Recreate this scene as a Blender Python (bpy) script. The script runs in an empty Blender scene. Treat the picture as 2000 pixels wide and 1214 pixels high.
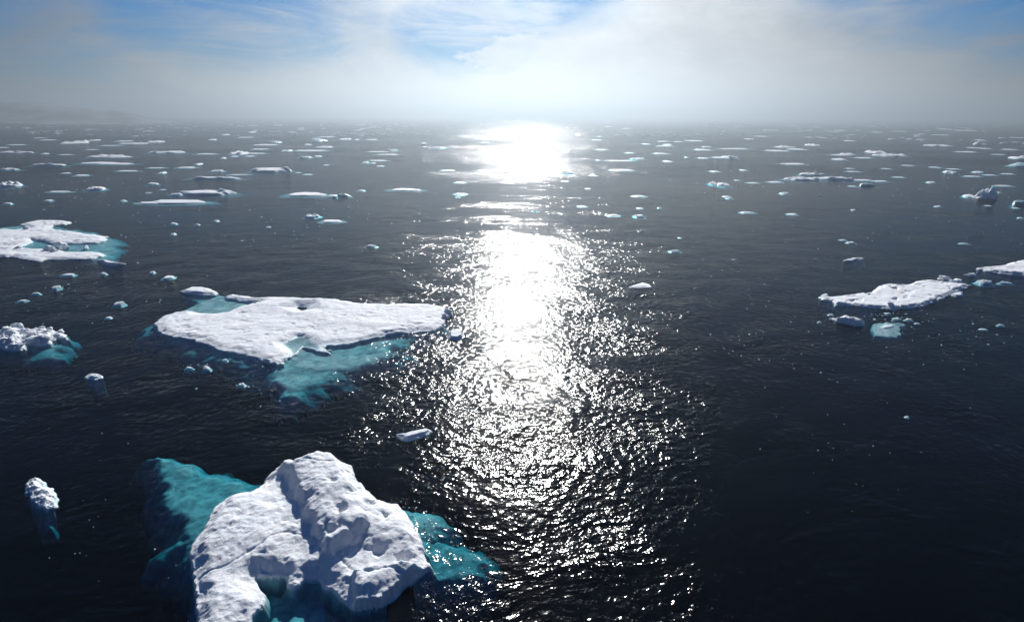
import bpy, math, random
import numpy as np
from mathutils import Vector, Matrix

# ------------------------------------------------------------------ camera, sky, sun, exposure
scene = bpy.context.scene
C = scene.collection
R = math.radians
F_PX, CX, CY = 1100.0, 1000.0, 607.0          # focal length and centre in photo pixels (2000 x 1214)
CAM_H, PITCH, ROLL = 20.0, R(19.15), R(0.25)
cam_d = bpy.data.cameras.new('camera')
cam_d.sensor_width = 36.0
cam_d.lens = 36.0 * F_PX / 2000.0
cam_d.clip_start, cam_d.clip_end = 0.1, 30000.0
cam = bpy.data.objects.new('camera', cam_d)
C.objects.link(cam)
FW = Vector((0, math.cos(PITCH), -math.sin(PITCH)))
UP0 = Vector((0, math.sin(PITCH), math.cos(PITCH)))
RT0 = Vector((1, 0, 0))
RT = RT0 * math.cos(ROLL) + UP0 * math.sin(ROLL)
UP = UP0 * math.cos(ROLL) - RT0 * math.sin(ROLL)
m = Matrix((RT, UP, -FW)).transposed().to_4x4()
m.translation = Vector((0, 0, CAM_H))
cam.matrix_world = m
scene.camera = cam

SUN_EL, SUN_AZ = R(26.5), R(1.2)               # azimuth measured from +Y towards +X
sun_d = bpy.data.lights.new('sun', 'SUN')
sun_d.energy, sun_d.angle, sun_d.color = 5.0, R(0.6), (1.0, 0.98, 0.95)
sun = bpy.data.objects.new('sun', sun_d)
C.objects.link(sun)
sdir = Vector((math.sin(SUN_AZ) * math.cos(SUN_EL), math.cos(SUN_AZ) * math.cos(SUN_EL), math.sin(SUN_EL)))
sun.rotation_euler = (-sdir).to_track_quat('-Z', 'Y').to_euler()
sun.location = (0, 0, 300)

scene.view_settings.view_transform = 'Standard'
scene.view_settings.look = 'None'
scene.view_settings.exposure = 0.42
scene.view_settings.gamma = 1.0
scene.view_settings.use_curve_mapping = False
scene.render.engine = 'CYCLES'
scene.cycles.use_denoising = True
scene.cycles.denoiser = 'OPENIMAGEDENOISE'
scene.cycles.max_bounces = 6
scene.cycles.diffuse_bounces = 2
scene.cycles.glossy_bounces = 2
scene.cycles.transparent_max_bounces = 8
scene.cycles.volume_bounces = 0
scene.cycles.sample_clamp_indirect = 4.0


class NT:
    """Small helper to write node trees as expressions."""
    def __init__(s, tree):
        s.t = tree
        tree.nodes.clear()
    def n(s, kind, **kw):
        node = s.t.nodes.new(kind)
        for k, v in kw.items():
            setattr(node, k, v)
        return node
    def put(s, sock, v):
        if isinstance(v, bpy.types.NodeSocket):
            s.t.links.new(v, sock)
        elif v is not None:
            sock.default_value = v
    def math(s, op, a, b=None, c=None, clamp=False):
        node = s.n('ShaderNodeMath', operation=op, use_clamp=clamp)
        for i, v in enumerate((a, b, c)):
            if v is not None:
                s.put(node.inputs[i], v)
        return node.outputs[0]
    def vmath(s, op, a, b=None, out=0):
        node = s.n('ShaderNodeVectorMath', operation=op)
        s.put(node.inputs[0], a)
        if b is not None:
            if op == 'SCALE':
                s.put(node.inputs['Scale'], b)
            else:
                s.put(node.inputs[1], b)
        return node.outputs[out]
    def comb(s, x, y, z):
        node = s.n('ShaderNodeCombineXYZ')
        for i, v in enumerate((x, y, z)):
            s.put(node.inputs[i], v)
        return node.outputs[0]
    def sep(s, v):
        node = s.n('ShaderNodeSeparateXYZ')
        s.put(node.inputs[0], v)
        return node.outputs
    def noise(s, vec, scale, detail=2.0, rough=0.5, dist=0.0, dims='3D', out=0):
        node = s.n('ShaderNodeTexNoise', noise_dimensions=dims)
        s.put(node.inputs['Vector'], vec)
        s.put(node.inputs['Scale'], scale)
        node.inputs['Detail'].default_value = detail
        node.inputs['Roughness'].default_value = rough
        node.inputs['Distortion'].default_value = dist
        return node.outputs[out]
    def ramp(s, v, a, b, c=0.0, d=1.0, smooth=True):
        node = s.n('ShaderNodeMapRange', interpolation_type='SMOOTHSTEP' if smooth else 'LINEAR')
        node.clamp = True
        for i, x in enumerate((v, a, b, c, d)):
            s.put(node.inputs[i], x)
        return node.outputs[0]
    def mix(s, f, a, b):
        node = s.n('ShaderNodeMix', data_type='RGBA')
        s.put(node.inputs[0], f)
        s.put(node.inputs[6], a)
        s.put(node.inputs[7], b)
        return node.outputs[2]


# world: physical sky behind drifting cloud, described by direction (azimuth, elevation in degrees)
world = bpy.data.worlds.new('World')
scene.world = world
world.use_nodes = True
w = NT(world.node_tree)
sky = w.n('ShaderNodeTexSky', sky_type='NISHITA')
sky.sun_disc = False
sky.sun_elevation = SUN_EL
sky.sun_rotation = SUN_AZ
sky.altitude = 0
sky.air_density, sky.dust_density, sky.ozone_density = 1.0, 0.25, 3.0
skyc = w.vmath('MULTIPLY', w.vmath('SCALE', sky.outputs[0], 0.05), (0.04, 0.40, 0.80))
d = w.n('ShaderNodeTexCoord').outputs['Generated']
dx, dy, dz = w.sep(d)
DEG = 180 / math.pi
az = w.math('MULTIPLY', w.math('ARCTAN2', dx, dy), DEG)
el = w.math('MULTIPLY', w.math('ARCSINE', dz), DEG)
p = w.comb(w.math('MULTIPLY', az, 0.07), w.math('MULTIPLY', el, 0.16), 0.0)
wisp = w.noise(w.comb(w.math('MULTIPLY', az, 0.05), w.math('MULTIPLY', el, 0.25), 3.7), 1.6, 6.0, 0.6, 0.6)
broad = w.noise(p, 1.0, 5.0, 0.55, 0.4)
def patch(a0, e0, ra, re):
    u = w.math('DIVIDE', w.math('SUBTRACT', az, a0), ra)
    v = w.math('DIVIDE', w.math('SUBTRACT', el, e0), re)
    r = w.math('SQRT', w.math('ADD', w.math('MULTIPLY', u, u), w.math('MULTIPLY', v, v)))
    return w.math('SUBTRACT', 1.0, r)                 # 1 in the middle, 0 at the rim, falling outside
def soft(x, spread=0.45):
    return w.ramp(w.math('ADD', x, w.math('MULTIPLY', w.math('SUBTRACT', broad, 0.5), 1.7)), -spread, spread)
holes = [patch(-26, 9.5, 14, 5.0), patch(-5.0, 7.4, 6, 3.6), patch(2, 11, 9, 3.5), patch(41, 10.0, 15, 6.0), patch(-46, 12.0, 18, 9.5), patch(16, 20, 40, 9)]
hole = soft(holes[0])
for h_ in holes[1:]:
    hole = w.math('MAXIMUM', hole, soft(h_))
puff = w.ramp(w.math('ADD', patch(1.4, 4.9, 6.5, 2.7), w.math('MULTIPLY', w.math('SUBTRACT', w.noise(p, 4.5, 6.0, 0.6), 0.5), 1.6)), -0.05, 0.35)
cover = w.math('SUBTRACT', 1.0, w.math('MULTIPLY', hole, w.ramp(wisp, 0.42, 0.70, 1.0, 0.3)))
cover = w.math('MAXIMUM', cover, w.math('MULTIPLY', puff, 0.85))
cover = w.math('MULTIPLY', cover, w.ramp(el, 9.5, 18.0, 1.0, 0.02))
# cloud is lit from behind: brighter towards the sun's bearing, as thin cloud scatters light forward
cosang = w.vmath('DOT_PRODUCT', d, tuple(sdir), out=1)
glow = w.math('POWER', w.math('MAXIMUM', w.math('MULTIPLY_ADD', cosang, 0.5, 0.5), 0.0), 12.0)
shade = w.math('MULTIPLY_ADD', w.noise(p, 2.2, 5.0, 0.6), 0.7, 0.65)
bank = w.ramp(w.math('ADD', el, w.math('MULTIPLY', w.math('SUBTRACT', broad, 0.5), 3.0)), 0.5, 6.5, 1.0, 0.0)     # fog bank low over the sea
lum = w.math('MULTIPLY', w.math('MULTIPLY_ADD', glow, 0.80, 0.012), w.math('MULTIPLY_ADD', bank, w.math('SUBTRACT', 1.6, shade), shade))
cover = w.math('MAXIMUM', cover, w.math('MULTIPLY', bank, 0.97))
cloudc = w.vmath('SCALE', w.comb(0.97, 0.99, 1.02), lum)
bg = w.n('ShaderNodeBackground')
w.put(bg.inputs[0], w.mix(w.math('MULTIPLY', cover, 0.95), skyc, cloudc))
bg.inputs[1].default_value = 1.0
wo = w.n('ShaderNodeOutputWorld')
w.t.links.new(bg.outputs[0], wo.inputs[0])

# ------------------------------------------------------------------ helpers
rng = np.random.default_rng(7)


def at(px, py, z=0.0):
    """World point under photo pixel (px, py) on the level plane at height z."""
    dd = FW * F_PX + RT * (px - CX) + UP * (CY - py)
    t = (z - CAM_H) / dd.z
    return (dd.x * t, dd.y * t)


def _hash(ix, iy, seed):
    n = (ix.astype(np.int64) * 374761393 + iy.astype(np.int64) * 668265263 + seed * 1442695041) & 0x7FFFFFFF
    n = ((n ^ (n >> 13)) * 1274126177) & 0x7FFFFFFF
    n = n ^ (n >> 16)
    return (n & 0xFFFF) / 65535.0


def vnoise(x, y, seed=0):
    ix, iy = np.floor(x), np.floor(y)
    fx, fy = x - ix, y - iy
    fx, fy = fx * fx * fx * (fx * (fx * 6 - 15) + 10), fy * fy * fy * (fy * (fy * 6 - 15) + 10)
    a, b = _hash(ix, iy, seed), _hash(ix + 1, iy, seed)
    c, dd = _hash(ix, iy + 1, seed), _hash(ix + 1, iy + 1, seed)
    return (a + (b - a) * fx) * (1 - fy) + (c + (dd - c) * fx) * fy


def fbm(x, y, seed=0, octaves=4, gain=0.5):
    """Fractal noise, about -1 to 1."""
    s, amp, tot = 0.0, 1.0, 0.0
    for k in range(octaves):
        ca, sa = math.cos(0.6 * k + 0.3), math.sin(0.6 * k + 0.3)
        s = s + amp * (vnoise((x * ca - y * sa) * 2 ** k + 17.3 * k, (x * sa + y * ca) * 2 ** k - 9.1 * k, seed + k) * 2 - 1)
        tot += amp
        amp *= gain
    return s / tot * 1.5


def sdf(poly, X, Y):
    """Signed distance to a closed polygon, positive inside."""
    P = np.asarray(poly, float)
    d2 = np.full(X.shape, 1e18)
    ins = np.zeros(X.shape, bool)
    for i in range(len(P)):
        ax, ay = P[i]
        bx, by = P[(i + 1) % len(P)]
        ex, ey = bx - ax, by - ay
        t = np.clip(((X - ax) * ex + (Y - ay) * ey) / (ex * ex + ey * ey + 1e-12), 0, 1)
        d2 = np.minimum(d2, (X - ax - t * ex) ** 2 + (Y - ay - t * ey) ** 2)
        c = ((ay > Y) != (by > Y))
        xx = ax + (Y - ay) / (by - ay if abs(by - ay) > 1e-12 else 1e-12) * ex
        ins ^= c & (X < xx)
    dist = np.sqrt(d2)
    return np.where(ins, dist, -dist)


def sm(x, a, b):
    t = np.clip((x - a) / (b - a), 0, 1)
    return t * t * (3 - 2 * t)


def mesh_from(name, V, Fc, mat, smooth=True):
    me = bpy.data.meshes.new(name)
    me.from_pydata(V.tolist(), [], Fc.tolist())
    me.materials.append(mat)
    if smooth:
        me.polygons.foreach_set('use_smooth', [True] * len(me.polygons))
    me.update()
    return me


def pick(V, Fc, keep, name, mat):
    f = Fc[keep]
    used, inv = np.unique(f, return_inverse=True)
    return mesh_from(name, V[used], inv.reshape(f.shape), mat)


def grid_faces(nx, ny):
    i, j = np.meshgrid(np.arange(nx - 1), np.arange(ny - 1), indexing='ij')
    a = (i * ny + j).ravel()
    return np.stack([a, a + ny, a + ny + 1, a + 1], 1)


def tag(o, label=None, cat=None, group=None, kind=None):
    if label: o['label'] = label
    if cat: o['category'] = cat
    if group: o['group'] = group
    if kind: o['kind'] = kind
    return o


def link(name, me, parent=None):
    o = bpy.data.objects.new(name, me)
    C.objects.link(o)
    if parent is not None:
        o.parent = parent
    return o


def new_mat(name):
    mt = bpy.data.materials.new(name)
    mt.use_nodes = True
    return mt, NT(mt.node_tree)


# ------------------------------------------------------------------ materials
def ice_material(name, snow, ice, low, high, bump, grain, blue_patch=0.0, sss=0.0):
    """Snowy top; bare wet ice near the waterline between heights low and high (metres)."""
    mt, n = new_mat(name)
    pos = n.n('ShaderNodeNewGeometry').outputs['Position']
    z = n.sep(pos)[2]
    big = n.noise(pos, 0.35, 4.0, 0.55)
    fine = n.noise(pos, 5.0, 5.0, 0.65)
    zz = n.math('ADD', z, n.math('MULTIPLY', n.math('SUBTRACT', n.noise(pos, 1.3, 5.0, 0.6), 0.5), 0.22))
    f = n.ramp(zz, low, high)
    if blue_patch:
        f = n.math('MULTIPLY', f, n.ramp(big, 0.52 - blue_patch, 0.62, 0.25, 1.0))
    s1 = n.mix(n.ramp(fine, 0.35, 0.65), tuple(0.93 * c for c in snow) + (1,), tuple(snow) + (1,))
    s1 = n.mix(n.ramp(big, 0.45, 0.7, 0.0, 0.5), s1, (snow[0] * 0.86, snow[1] * 0.90, snow[2] * 0.94, 1))
    col = n.mix(f, tuple(ice) + (1,), s1)
    b = n.n('ShaderNodeBsdfPrincipled')
    b.inputs['Subsurface Weight'].default_value = sss
    b.inputs['Subsurface Radius'].default_value = (0.6, 0.9, 1.0)
    b.inputs['Subsurface Scale'].default_value = 0.12 if sss < 0.5 else 0.4
    n.put(b.inputs['Base Color'], col)
    n.put(b.inputs['Roughness'], n.ramp(f, 0, 1, 0.32, 0.7))
    b.inputs['Specular IOR Level'].default_value = 0.3
    hgt = n.math('ADD', n.math('MULTIPLY', fine, 0.5), n.math('MULTIPLY', n.noise(pos, grain, 4.0, 0.6), 0.5))
    hgt = n.math('ADD', hgt, n.math('MULTIPLY', n.noise(pos, 1.6, 6.0, 0.65), 0.7))
    bp = n.n('ShaderNodeBump')
    bp.inputs['Strength'].default_value = 1.0
    bp.inputs['Distance'].default_value = bump
    n.put(bp.inputs['Height'], hgt)
    n.put(b.inputs['Normal'], bp.outputs[0])
    o = n.n('ShaderNodeOutputMaterial')
    n.t.links.new(b.outputs[0], o.inputs[0])
    return mt


SNOW = ice_material('snow_on_ice', (0.90, 0.915, 0.935), (0.42, 0.66, 0.72), -0.05, 0.14, 0.07, 22.0, 0.0, 0.25)
FAR_SNOW = ice_material('drifting_ice', (0.90, 0.915, 0.93), (0.34, 0.62, 0.69), -0.08, 0.16, 0.12, 6.0, 0.0, 0.8)
BLUE = ice_material('bare_blue_ice', (0.62, 0.78, 0.82), (0.16, 0.52, 0.60), 0.1, 1.1, 0.2, 6.0, 0.1)

UNDER, n = new_mat('submerged_ice')
pos = n.n('ShaderNodeNewGeometry').outputs['Position']
v = n.noise(pos, 0.9, 6.0, 0.62, 0.8)
col = n.mix(n.ramp(v, 0.32, 0.68), (0.24, 0.32, 0.34, 1), (0.56, 0.64, 0.65, 1))
b = n.n('ShaderNodeBsdfDiffuse')
n.put(b.inputs[0], col)
o_ = n.n('ShaderNodeOutputMaterial')
n.t.links.new(b.outputs[0], o_.inputs[0])

# sea: Fresnel reflection over clear absorbing water, wave slopes taken from noise heights
SEA, n = new_mat('sea_water')
pos = n.n('ShaderNodeNewGeometry').outputs['Position']
X, Y, Z = n.sep(pos)
warp = n.noise(n.comb(X, Y, 0.0), 0.12, 2.0, 0.5, 0.0, '2D', out=1)
wx, wy, wz = n.sep(warp)
qx = n.math('ADD', X, n.math('MULTIPLY', n.math('SUBTRACT', wx, 0.5), 3.0))
qy = n.math('ADD', Y, n.math('MULTIPLY', n.math('SUBTRACT', wy, 0.5), 3.0))
def height(ox, oy):
    ax_ = n.math('ADD', qx, ox)
    ay_ = n.math('ADD', qy, oy)
    # crests lie roughly across the view, a little turned
    c, s = math.cos(R(14)), math.sin(R(14))
    u = n.math('ADD', n.math('MULTIPLY', ax_, c), n.math('MULTIPLY', ay_, s))
    t = n.math('SUBTRACT', n.math('MULTIPLY', ay_, c), n.math('MULTIPLY', ax_, s))
    vec = n.comb(n.math('MULTIPLY', u, 0.8), t, 0.0)
    small = n.noise(vec, 1.75, 3.0, 0.52, 0.0, '2D')
    long_ = n.noise(vec, 0.22, 1.0, 0.5, 0.0, '2D')
    return n.math('ADD', n.math('MULTIPLY', small, 1.0), n.math('MULTIPLY', long_, 2.2))
DEL = 0.03
h0 = height(0.0, 0.0)
hx, hy = height(DEL, 0.0), height(0.0, DEL)
patches = n.noise(n.comb(n.math('MULTIPLY', X, 0.5), Y, 5.0), 0.035, 4.0, 0.55, 0.5)
calm = n.noise(n.comb(n.math('MULTIPLY', X, 0.35), Y, 9.0), 0.012, 3.0, 0.5, 0.4)
Yw = n.math('ADD', Y, n.math('MULTIPLY', n.math('SUBTRACT', patches, 0.5), 70.0))
amp = n.math('MULTIPLY', n.ramp(patches, 0.30, 0.66, 0.62, 1.25), n.ramp(calm, 0.38, 0.62, 0.55, 1.2))
streak = n.noise(n.comb(n.math('MULTIPLY', X, 0.30), Y, 33.0), 0.13, 4.0, 0.6, 0.4)
gust = n.noise(n.comb(n.math('MULTIPLY', X, 0.22), Y, 21.0), 0.03, 3.0, 0.6, 0.3)
gust = n.math('MULTIPLY', n.ramp(gust, 0.36, 0.62, 0.75, 1.25), n.ramp(streak, 0.35, 0.65, 0.75, 1.3))
clump = n.noise(n.comb(n.math('MULTIPLY', X, 0.7), Y, 45.0), 0.33, 3.0, 0.55, 0.6)
amp = n.math('MULTIPLY', amp, n.ramp(clump, 0.34, 0.66, 0.55, 1.35))      # cat's paws: groups of steeper ripples
far_ = n.ramp(Y, 170.0, 260.0)
amp = n.math('MULTIPLY', amp, n.math('MULTIPLY_ADD', far_, n.math('SUBTRACT', gust, 1.0), 1.0))
slick = n.math('SUBTRACT', n.math('ADD', X, n.math('MULTIPLY', n.math('SUBTRACT', patches, 0.5), 14.0)), n.math('MULTIPLY_ADD', Y, 0.22, 2.4))
slick = n.math('MULTIPLY', n.ramp(slick, 0.0, 7.0), n.ramp(Y, 80.0, 140.0, 1.0, 0.0))      # smoother water to the right
amp = n.math('MULTIPLY', amp, n.math('SUBTRACT', 1.0, n.math('MULTIPLY', slick, 0.5)))
band = n.math('MULTIPLY', n.ramp(Yw, 84.0, 106.0), n.ramp(Yw, 165.0, 205.0, 1.0, 0.0))   # lull behind the big floe
amp = n.math('MULTIPLY', amp, n.math('SUBTRACT', 1.0, n.math('MULTIPLY', band, n.ramp(streak, 0.40, 0.66, 0.85, 0.25))))
SLOPE = 0.168
k = n.math('MULTIPLY', amp, -SLOPE / DEL)
nx = n.math('MULTIPLY', n.math('SUBTRACT', hx, h0), k)
ny = n.math('MULTIPLY', n.math('SUBTRACT', hy, h0), k)
N = n.vmath('NORMALIZE', n.comb(nx, ny, 1.0))
inc = n.n('ShaderNodeNewGeometry').outputs['Incoming']
cosi = n.math('ABSOLUTE', n.vmath('DOT_PRODUCT', N, inc, out=1))
fr = n.math('MULTIPLY_ADD', n.math('POWER', n.math('SUBTRACT', 1.0, cosi, clamp=True), 5.0), 0.40, 0.02)
gl = n.n('ShaderNodeBsdfGlossy', distribution='GGX')
gl.inputs['Color'].default_value = (1, 1, 1, 1)
gl.inputs['Roughness'].default_value = 0.12
n.put(gl.inputs['Normal'], N)
tr = n.n('ShaderNodeBsdfTransparent')
mx = n.n('ShaderNodeMixShader')
n.put(mx.inputs[0], fr)
n.t.links.new(tr.outputs[0], mx.inputs[1])
n.t.links.new(gl.outputs[0], mx.inputs[2])
ab = n.n('ShaderNodeVolumeAbsorption')
ab.inputs['Color'].default_value = (0.28, 0.77, 0.81, 1)
ab.inputs['Density'].default_value = 1.6
o_ = n.n('ShaderNodeOutputMaterial')
n.t.links.new(mx.outputs[0], o_.inputs['Surface'])
n.t.links.new(ab.outputs[0], o_.inputs['Volume'])

BED, n = new_mat('dark_sea_bed')
b = n.n('ShaderNodeBsdfDiffuse')
b.inputs[0].default_value = (0.03, 0.035, 0.04, 1)
o_ = n.n('ShaderNodeOutputMaterial')
n.t.links.new(b.outputs[0], o_.inputs[0])

ROCK, n = new_mat('mountain_rock')
pos = n.n('ShaderNodeNewGeometry').outputs['Position']
b = n.n('ShaderNodeBsdfDiffuse')
n.put(b.inputs[0], n.mix(n.ramp(n.noise(pos, 0.018, 4.0, 0.5), 0.35, 0.65), (0.2, 0.21, 0.22, 1), (0.42, 0.43, 0.45, 1)))
o_ = n.n('ShaderNodeOutputMaterial')
n.t.links.new(b.outputs[0], o_.inputs[0])

HAZE, n = new_mat('sea_haze')
pv = n.n('ShaderNodeVolumePrincipled')
pv.inputs['Color'].default_value = (0.355, 0.415, 0.46, 1)
pv.inputs['Density'].default_value = 0.0011
pv.inputs['Anisotropy'].default_value = 0.68
o_ = n.n('ShaderNodeOutputMaterial')
n.t.links.new(pv.outputs[0], o_.inputs['Volume'])

# ------------------------------------------------------------------ setting: water, sea bed, mountain, haze
def box(name, x0, x1, y0, y1, z0, z1, mat, kind):
    V = np.array([(x, y, z) for x in (x0, x1) for y in (y0, y1) for z in (z0, z1)], float)
    Fc = np.array([(0, 1, 3, 2), (4, 6, 7, 5), (0, 4, 5, 1), (2, 3, 7, 6), (0, 2, 6, 4), (1, 5, 7, 3)])
    return tag(link(name, mesh_from(name, V, Fc, mat, False)), kind=kind)


WATER_Z, DEEP = 0.0, -26.0
box('water', -5000, 5000, -250, 6000, DEEP, WATER_Z, SEA, 'structure')
V = np.array([(-4990, -240, DEEP + 0.5), (4990, -240, DEEP + 0.5), (4990, 5990, DEEP + 0.5), (-4990, 5990, DEEP + 0.5)], float)
tag(link('sea_bed', mesh_from('sea_bed', V, np.array([(0, 1, 2, 3)]), BED, False)), kind='structure')

MD = 1100.0
xs = np.linspace(-1540, -616, 150)
ys = np.linspace(MD, MD + 500, 40)
GX, GY = np.meshgrid(xs, ys, indexing='ij')
crest = np.interp(xs, [-1540, -1160, -1110, -1085, -1050, -1015, -960, -910, -850, -790, -720, -616], [38, 42, 47, 51, 50, 44, 37, 33, 24, 8, -8, -20])[:, None]
prof = np.exp(-((GY - (MD + 190)) / 130.0) ** 2)
GZ = crest * prof + fbm(GX / 70, GY / 70, 3, 4, 0.5) * 5 * prof - 3
V = np.stack([GX.ravel(), GY.ravel(), GZ.ravel()], 1)
tag(link('mountain', mesh_from('mountain', V, grid_faces(150, 40), ROCK)), kind='structure')
box('haze', -5200, 5200, -350, 6200, DEEP - 1.0, 60.0, HAZE, 'stuff')

# ------------------------------------------------------------------ near floes, sculpted as height fields
def px_poly(pts):
    """Outline given as photo pixels (x, y[, height of that rim]) laid on the water or at the rim's height."""
    return [at(q[0], q[1], q[2] if len(q) > 2 else 0.0) for q in pts]


def islands(Fc, idx):
    """Face numbers split into connected pieces, scraps dropped."""
    par = {}
    def find(a):
        while par.setdefault(a, a) != a:
            par[a] = par[par[a]]
            a = par[a]
        return a
    for f in Fc[idx].tolist():
        a = find(f[0])
        for q in f[1:]:
            par[find(q)] = a
    lab = np.array([find(int(f)) for f in Fc[idx][:, 0]])
    u, c = np.unique(lab, return_counts=True)
    return [idx[lab == k] for k, m_ in zip(u, c) if m_ >= max(60, 0.12 * c.max())]


def build_floe(name, label, cat, outline, H, res, shelves=(), pools=(), raises=(), mounds=(), rough=0.08, rs=1.2,
               ragged=0.25, ragged_s=1.0, edge=0.35, seed=1, group=None, mat=None, sink=6.0, tilt=None, pits=0.0, margin=1.6, crease=0.0):
    out = px_poly(outline)
    sh = [(px_poly(s[0]), s[1], s[2], s[3]) for s in shelves]          # polygon, depth, soft rim width, fall beyond the rim
    allp = list(out) + [p for s in sh for p in s[0]]
    x0, x1 = min(p[0] for p in allp) - margin, max(p[0] for p in allp) + margin
    y0, y1 = min(p[1] for p in allp) - margin, max(p[1] for p in allp) + margin
    nx, ny = int((x1 - x0) / res) + 2, int((y1 - y0) / res) + 2
    X, Y = np.meshgrid(np.linspace(x0, x1, nx), np.linspace(y0, y1, ny), indexing='ij')
    rag = fbm(X / ragged_s, Y / ragged_s, seed, 5, 0.6) * ragged
    wx_, wy_ = X + fbm(X / 0.9, Y / 0.9, seed + 50, 3) * 0.12, Y + fbm(X / 0.9, Y / 0.9, seed + 60, 3) * 0.12
    dout = sdf(out, X, Y) + rag
    Z = H * (0.35 + 0.65 * sm(dout, 0.0, edge))
    if tilt is not None:
        (tx, ty), a = tilt[0], tilt[1]
        cx_, cy_ = at(*tx)
        ex_, ey_ = at(*ty)
        L = math.hypot(ex_ - cx_, ey_ - cy_)
        Z = Z + a * np.clip(((X - cx_) * (ex_ - cx_) + (Y - cy_) * (ey_ - cy_)) / (L * L), 0, 1.2)
    for poly, h, ramp_w in raises:
        q = px_poly(poly)
        Z = Z + h * sm(sdf(q, wx_, wy_) + rag * 0.5, -ramp_w * 0.5, ramp_w * 0.5)
    for mx_, my_, r, h in mounds:
        cx_, cy_ = at(mx_, my_)
        Z = Z + h * np.exp(-((wx_ - cx_) ** 2 + (wy_ - cy_) ** 2) / (r * r)) * (1 + 0.5 * fbm(X / r, Y / r, seed + 9, 3))
    n1 = fbm(X / rs, Y / rs, seed + 20, 6, 0.55)
    Z = Z + rough * n1 + rough * 0.5 * (1 - np.abs(fbm(X / (rs * 0.8), Y / (rs * 0.8), seed + 30, 4)) * 2)
    if pits:
        Z = Z - pits * sm(fbm(X / 1.1, Y / 1.1, seed + 41, 3), 0.45, 0.75)
    if crease:
        Z = Z - crease * np.exp(-(fbm(X / 5.0, Y / 5.0, seed + 77, 3) / 0.03) ** 2)
    Z = np.maximum(Z, 0.06)
    for poly, depth, wd in pools:
        q = px_poly(poly)
        s = sdf(q, wx_, wy_) + rag * 0.6
        Z = Z + (-depth * (1 + 0.3 * n1) - Z) * sm(s, -wd, wd)
    # below the sea: the deepest foot, then each submerged shelf
    fall = -0.14 - 0.6 * np.maximum(-dout, 0)
    keep = dout > -0.16
    kp = np.zeros(X.shape, bool)
    for poly, depth, rim, k in sh:
        s = sdf(poly, wx_, wy_) + fbm(X / 2.0, Y / 2.0, seed + 70, 4, 0.45) * rim * 0.4
        zs = -depth - np.maximum(rim - s, 0) ** 2 / rim * k - np.maximum(-s, 0) * 3.0 + fbm(X / 1.3, Y / 1.3, seed + 80, 4, 0.5) * min(depth, 0.5) * 0.22
        fall = np.where(s > -0.15, np.where(keep & (fall > -0.145) & (dout > 0), fall, np.where(kp, np.maximum(fall, np.minimum(zs, -0.02)), np.minimum(zs, -0.02))), fall)
        kp = kp | (s > -0.15)
        keep |= s > -0.15
    t = sm(-dout, 0.0, 0.30)
    below = np.minimum(fall, -0.02)
    Z = np.where(dout >= 0, Z, (1 - t) * np.minimum(0.30 * H, 0.12) + t * below)
    Z = np.where(dout < -0.30, fall, Z)
    V = np.stack([X.ravel(), Y.ravel(), Z.ravel()], 1)
    Fc = grid_faces(nx, ny)
    zf = Z.ravel()[Fc]
    zm = zf.mean(1)
    deep = ~keep.ravel()[Fc].all(1)
    c = at(sum(q[0] for q in outline) / len(outline), sum(q[1] for q in outline) / len(outline))
    V = V - np.array([c[0], c[1], 0.0])
    root = bpy.data.objects.new(name, None)
    C.objects.link(root)
    root.location = (c[0], c[1], 0)
    tag(root, label, cat, group)
    whole = max(islands(Fc, np.flatnonzero(zm > -0.03)), key=len)
    link('snow_cover', pick(V, Fc, whole, 'snow_cover', mat or SNOW), root)
    for sel in islands(Fc, np.flatnonzero((zm <= -0.03) & ~deep)):
        link('underwater_shelf', pick(V, Fc, sel, 'underwater_shelf', UNDER), root)
    def top(px_, py_):
        x, y = at(px_, py_)
        i = int(round((x - x0) / (x1 - x0) * (nx - 1)))
        j = int(round((y - y0) / (y1 - y0) * (ny - 1)))
        i, j = min(max(i, 0), nx - 1), min(max(j, 0), ny - 1)
        return x - c[0], y - c[1], max(Z[i, j], -0.1)
    root_top[root.name] = top
    return root


root_top = {}


def rock_mesh(name, seed, mat, sx=1.0, sy=1.0, sz=1.0, sub=4, amp=0.35, freq=1.6, flat=0.0):
    """An irregular broken block of ice, about one unit across, base sunk a little."""
    import bmesh
    bm = bmesh.new()
    bmesh.ops.create_icosphere(bm, subdivisions=sub, radius=0.5)
    r = random.Random(seed)
    cuts = []
    for _ in range(9):
        a = Vector((r.gauss(0, 1), r.gauss(0, 1), r.gauss(0, 0.8))).normalized()
        cuts.append((a, r.uniform(0.26, 0.42)))
    P = np.array([v.co[:] for v in bm.verts])
    nn = (fbm(P[:, 0] * freq * 2 + P[:, 2] * 1.7 + seed, P[:, 1] * freq * 2 - P[:, 2] * 1.3, seed, 5, 0.55))
    for v, k in zip(bm.verts, nn):
        c = v.co.copy()
        for a, dd in cuts:
            e = c.dot(a) - dd
            if e > 0:
                c -= a * e * 0.85
        c *= 1 + amp * k * 0.6
        if flat and c.z > 0:
            c.z = min(c.z, 0.5 * flat + 0.06 * k)
        v.co = (c.x * sx, c.y * sy, c.z * sz)
    me = bpy.data.meshes.new(name)
    bm.to_mesh(me)
    bm.free()
    me.materials.append(mat)
    me.polygons.foreach_set('use_smooth', [True] * len(me.polygons))
    return me


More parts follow.
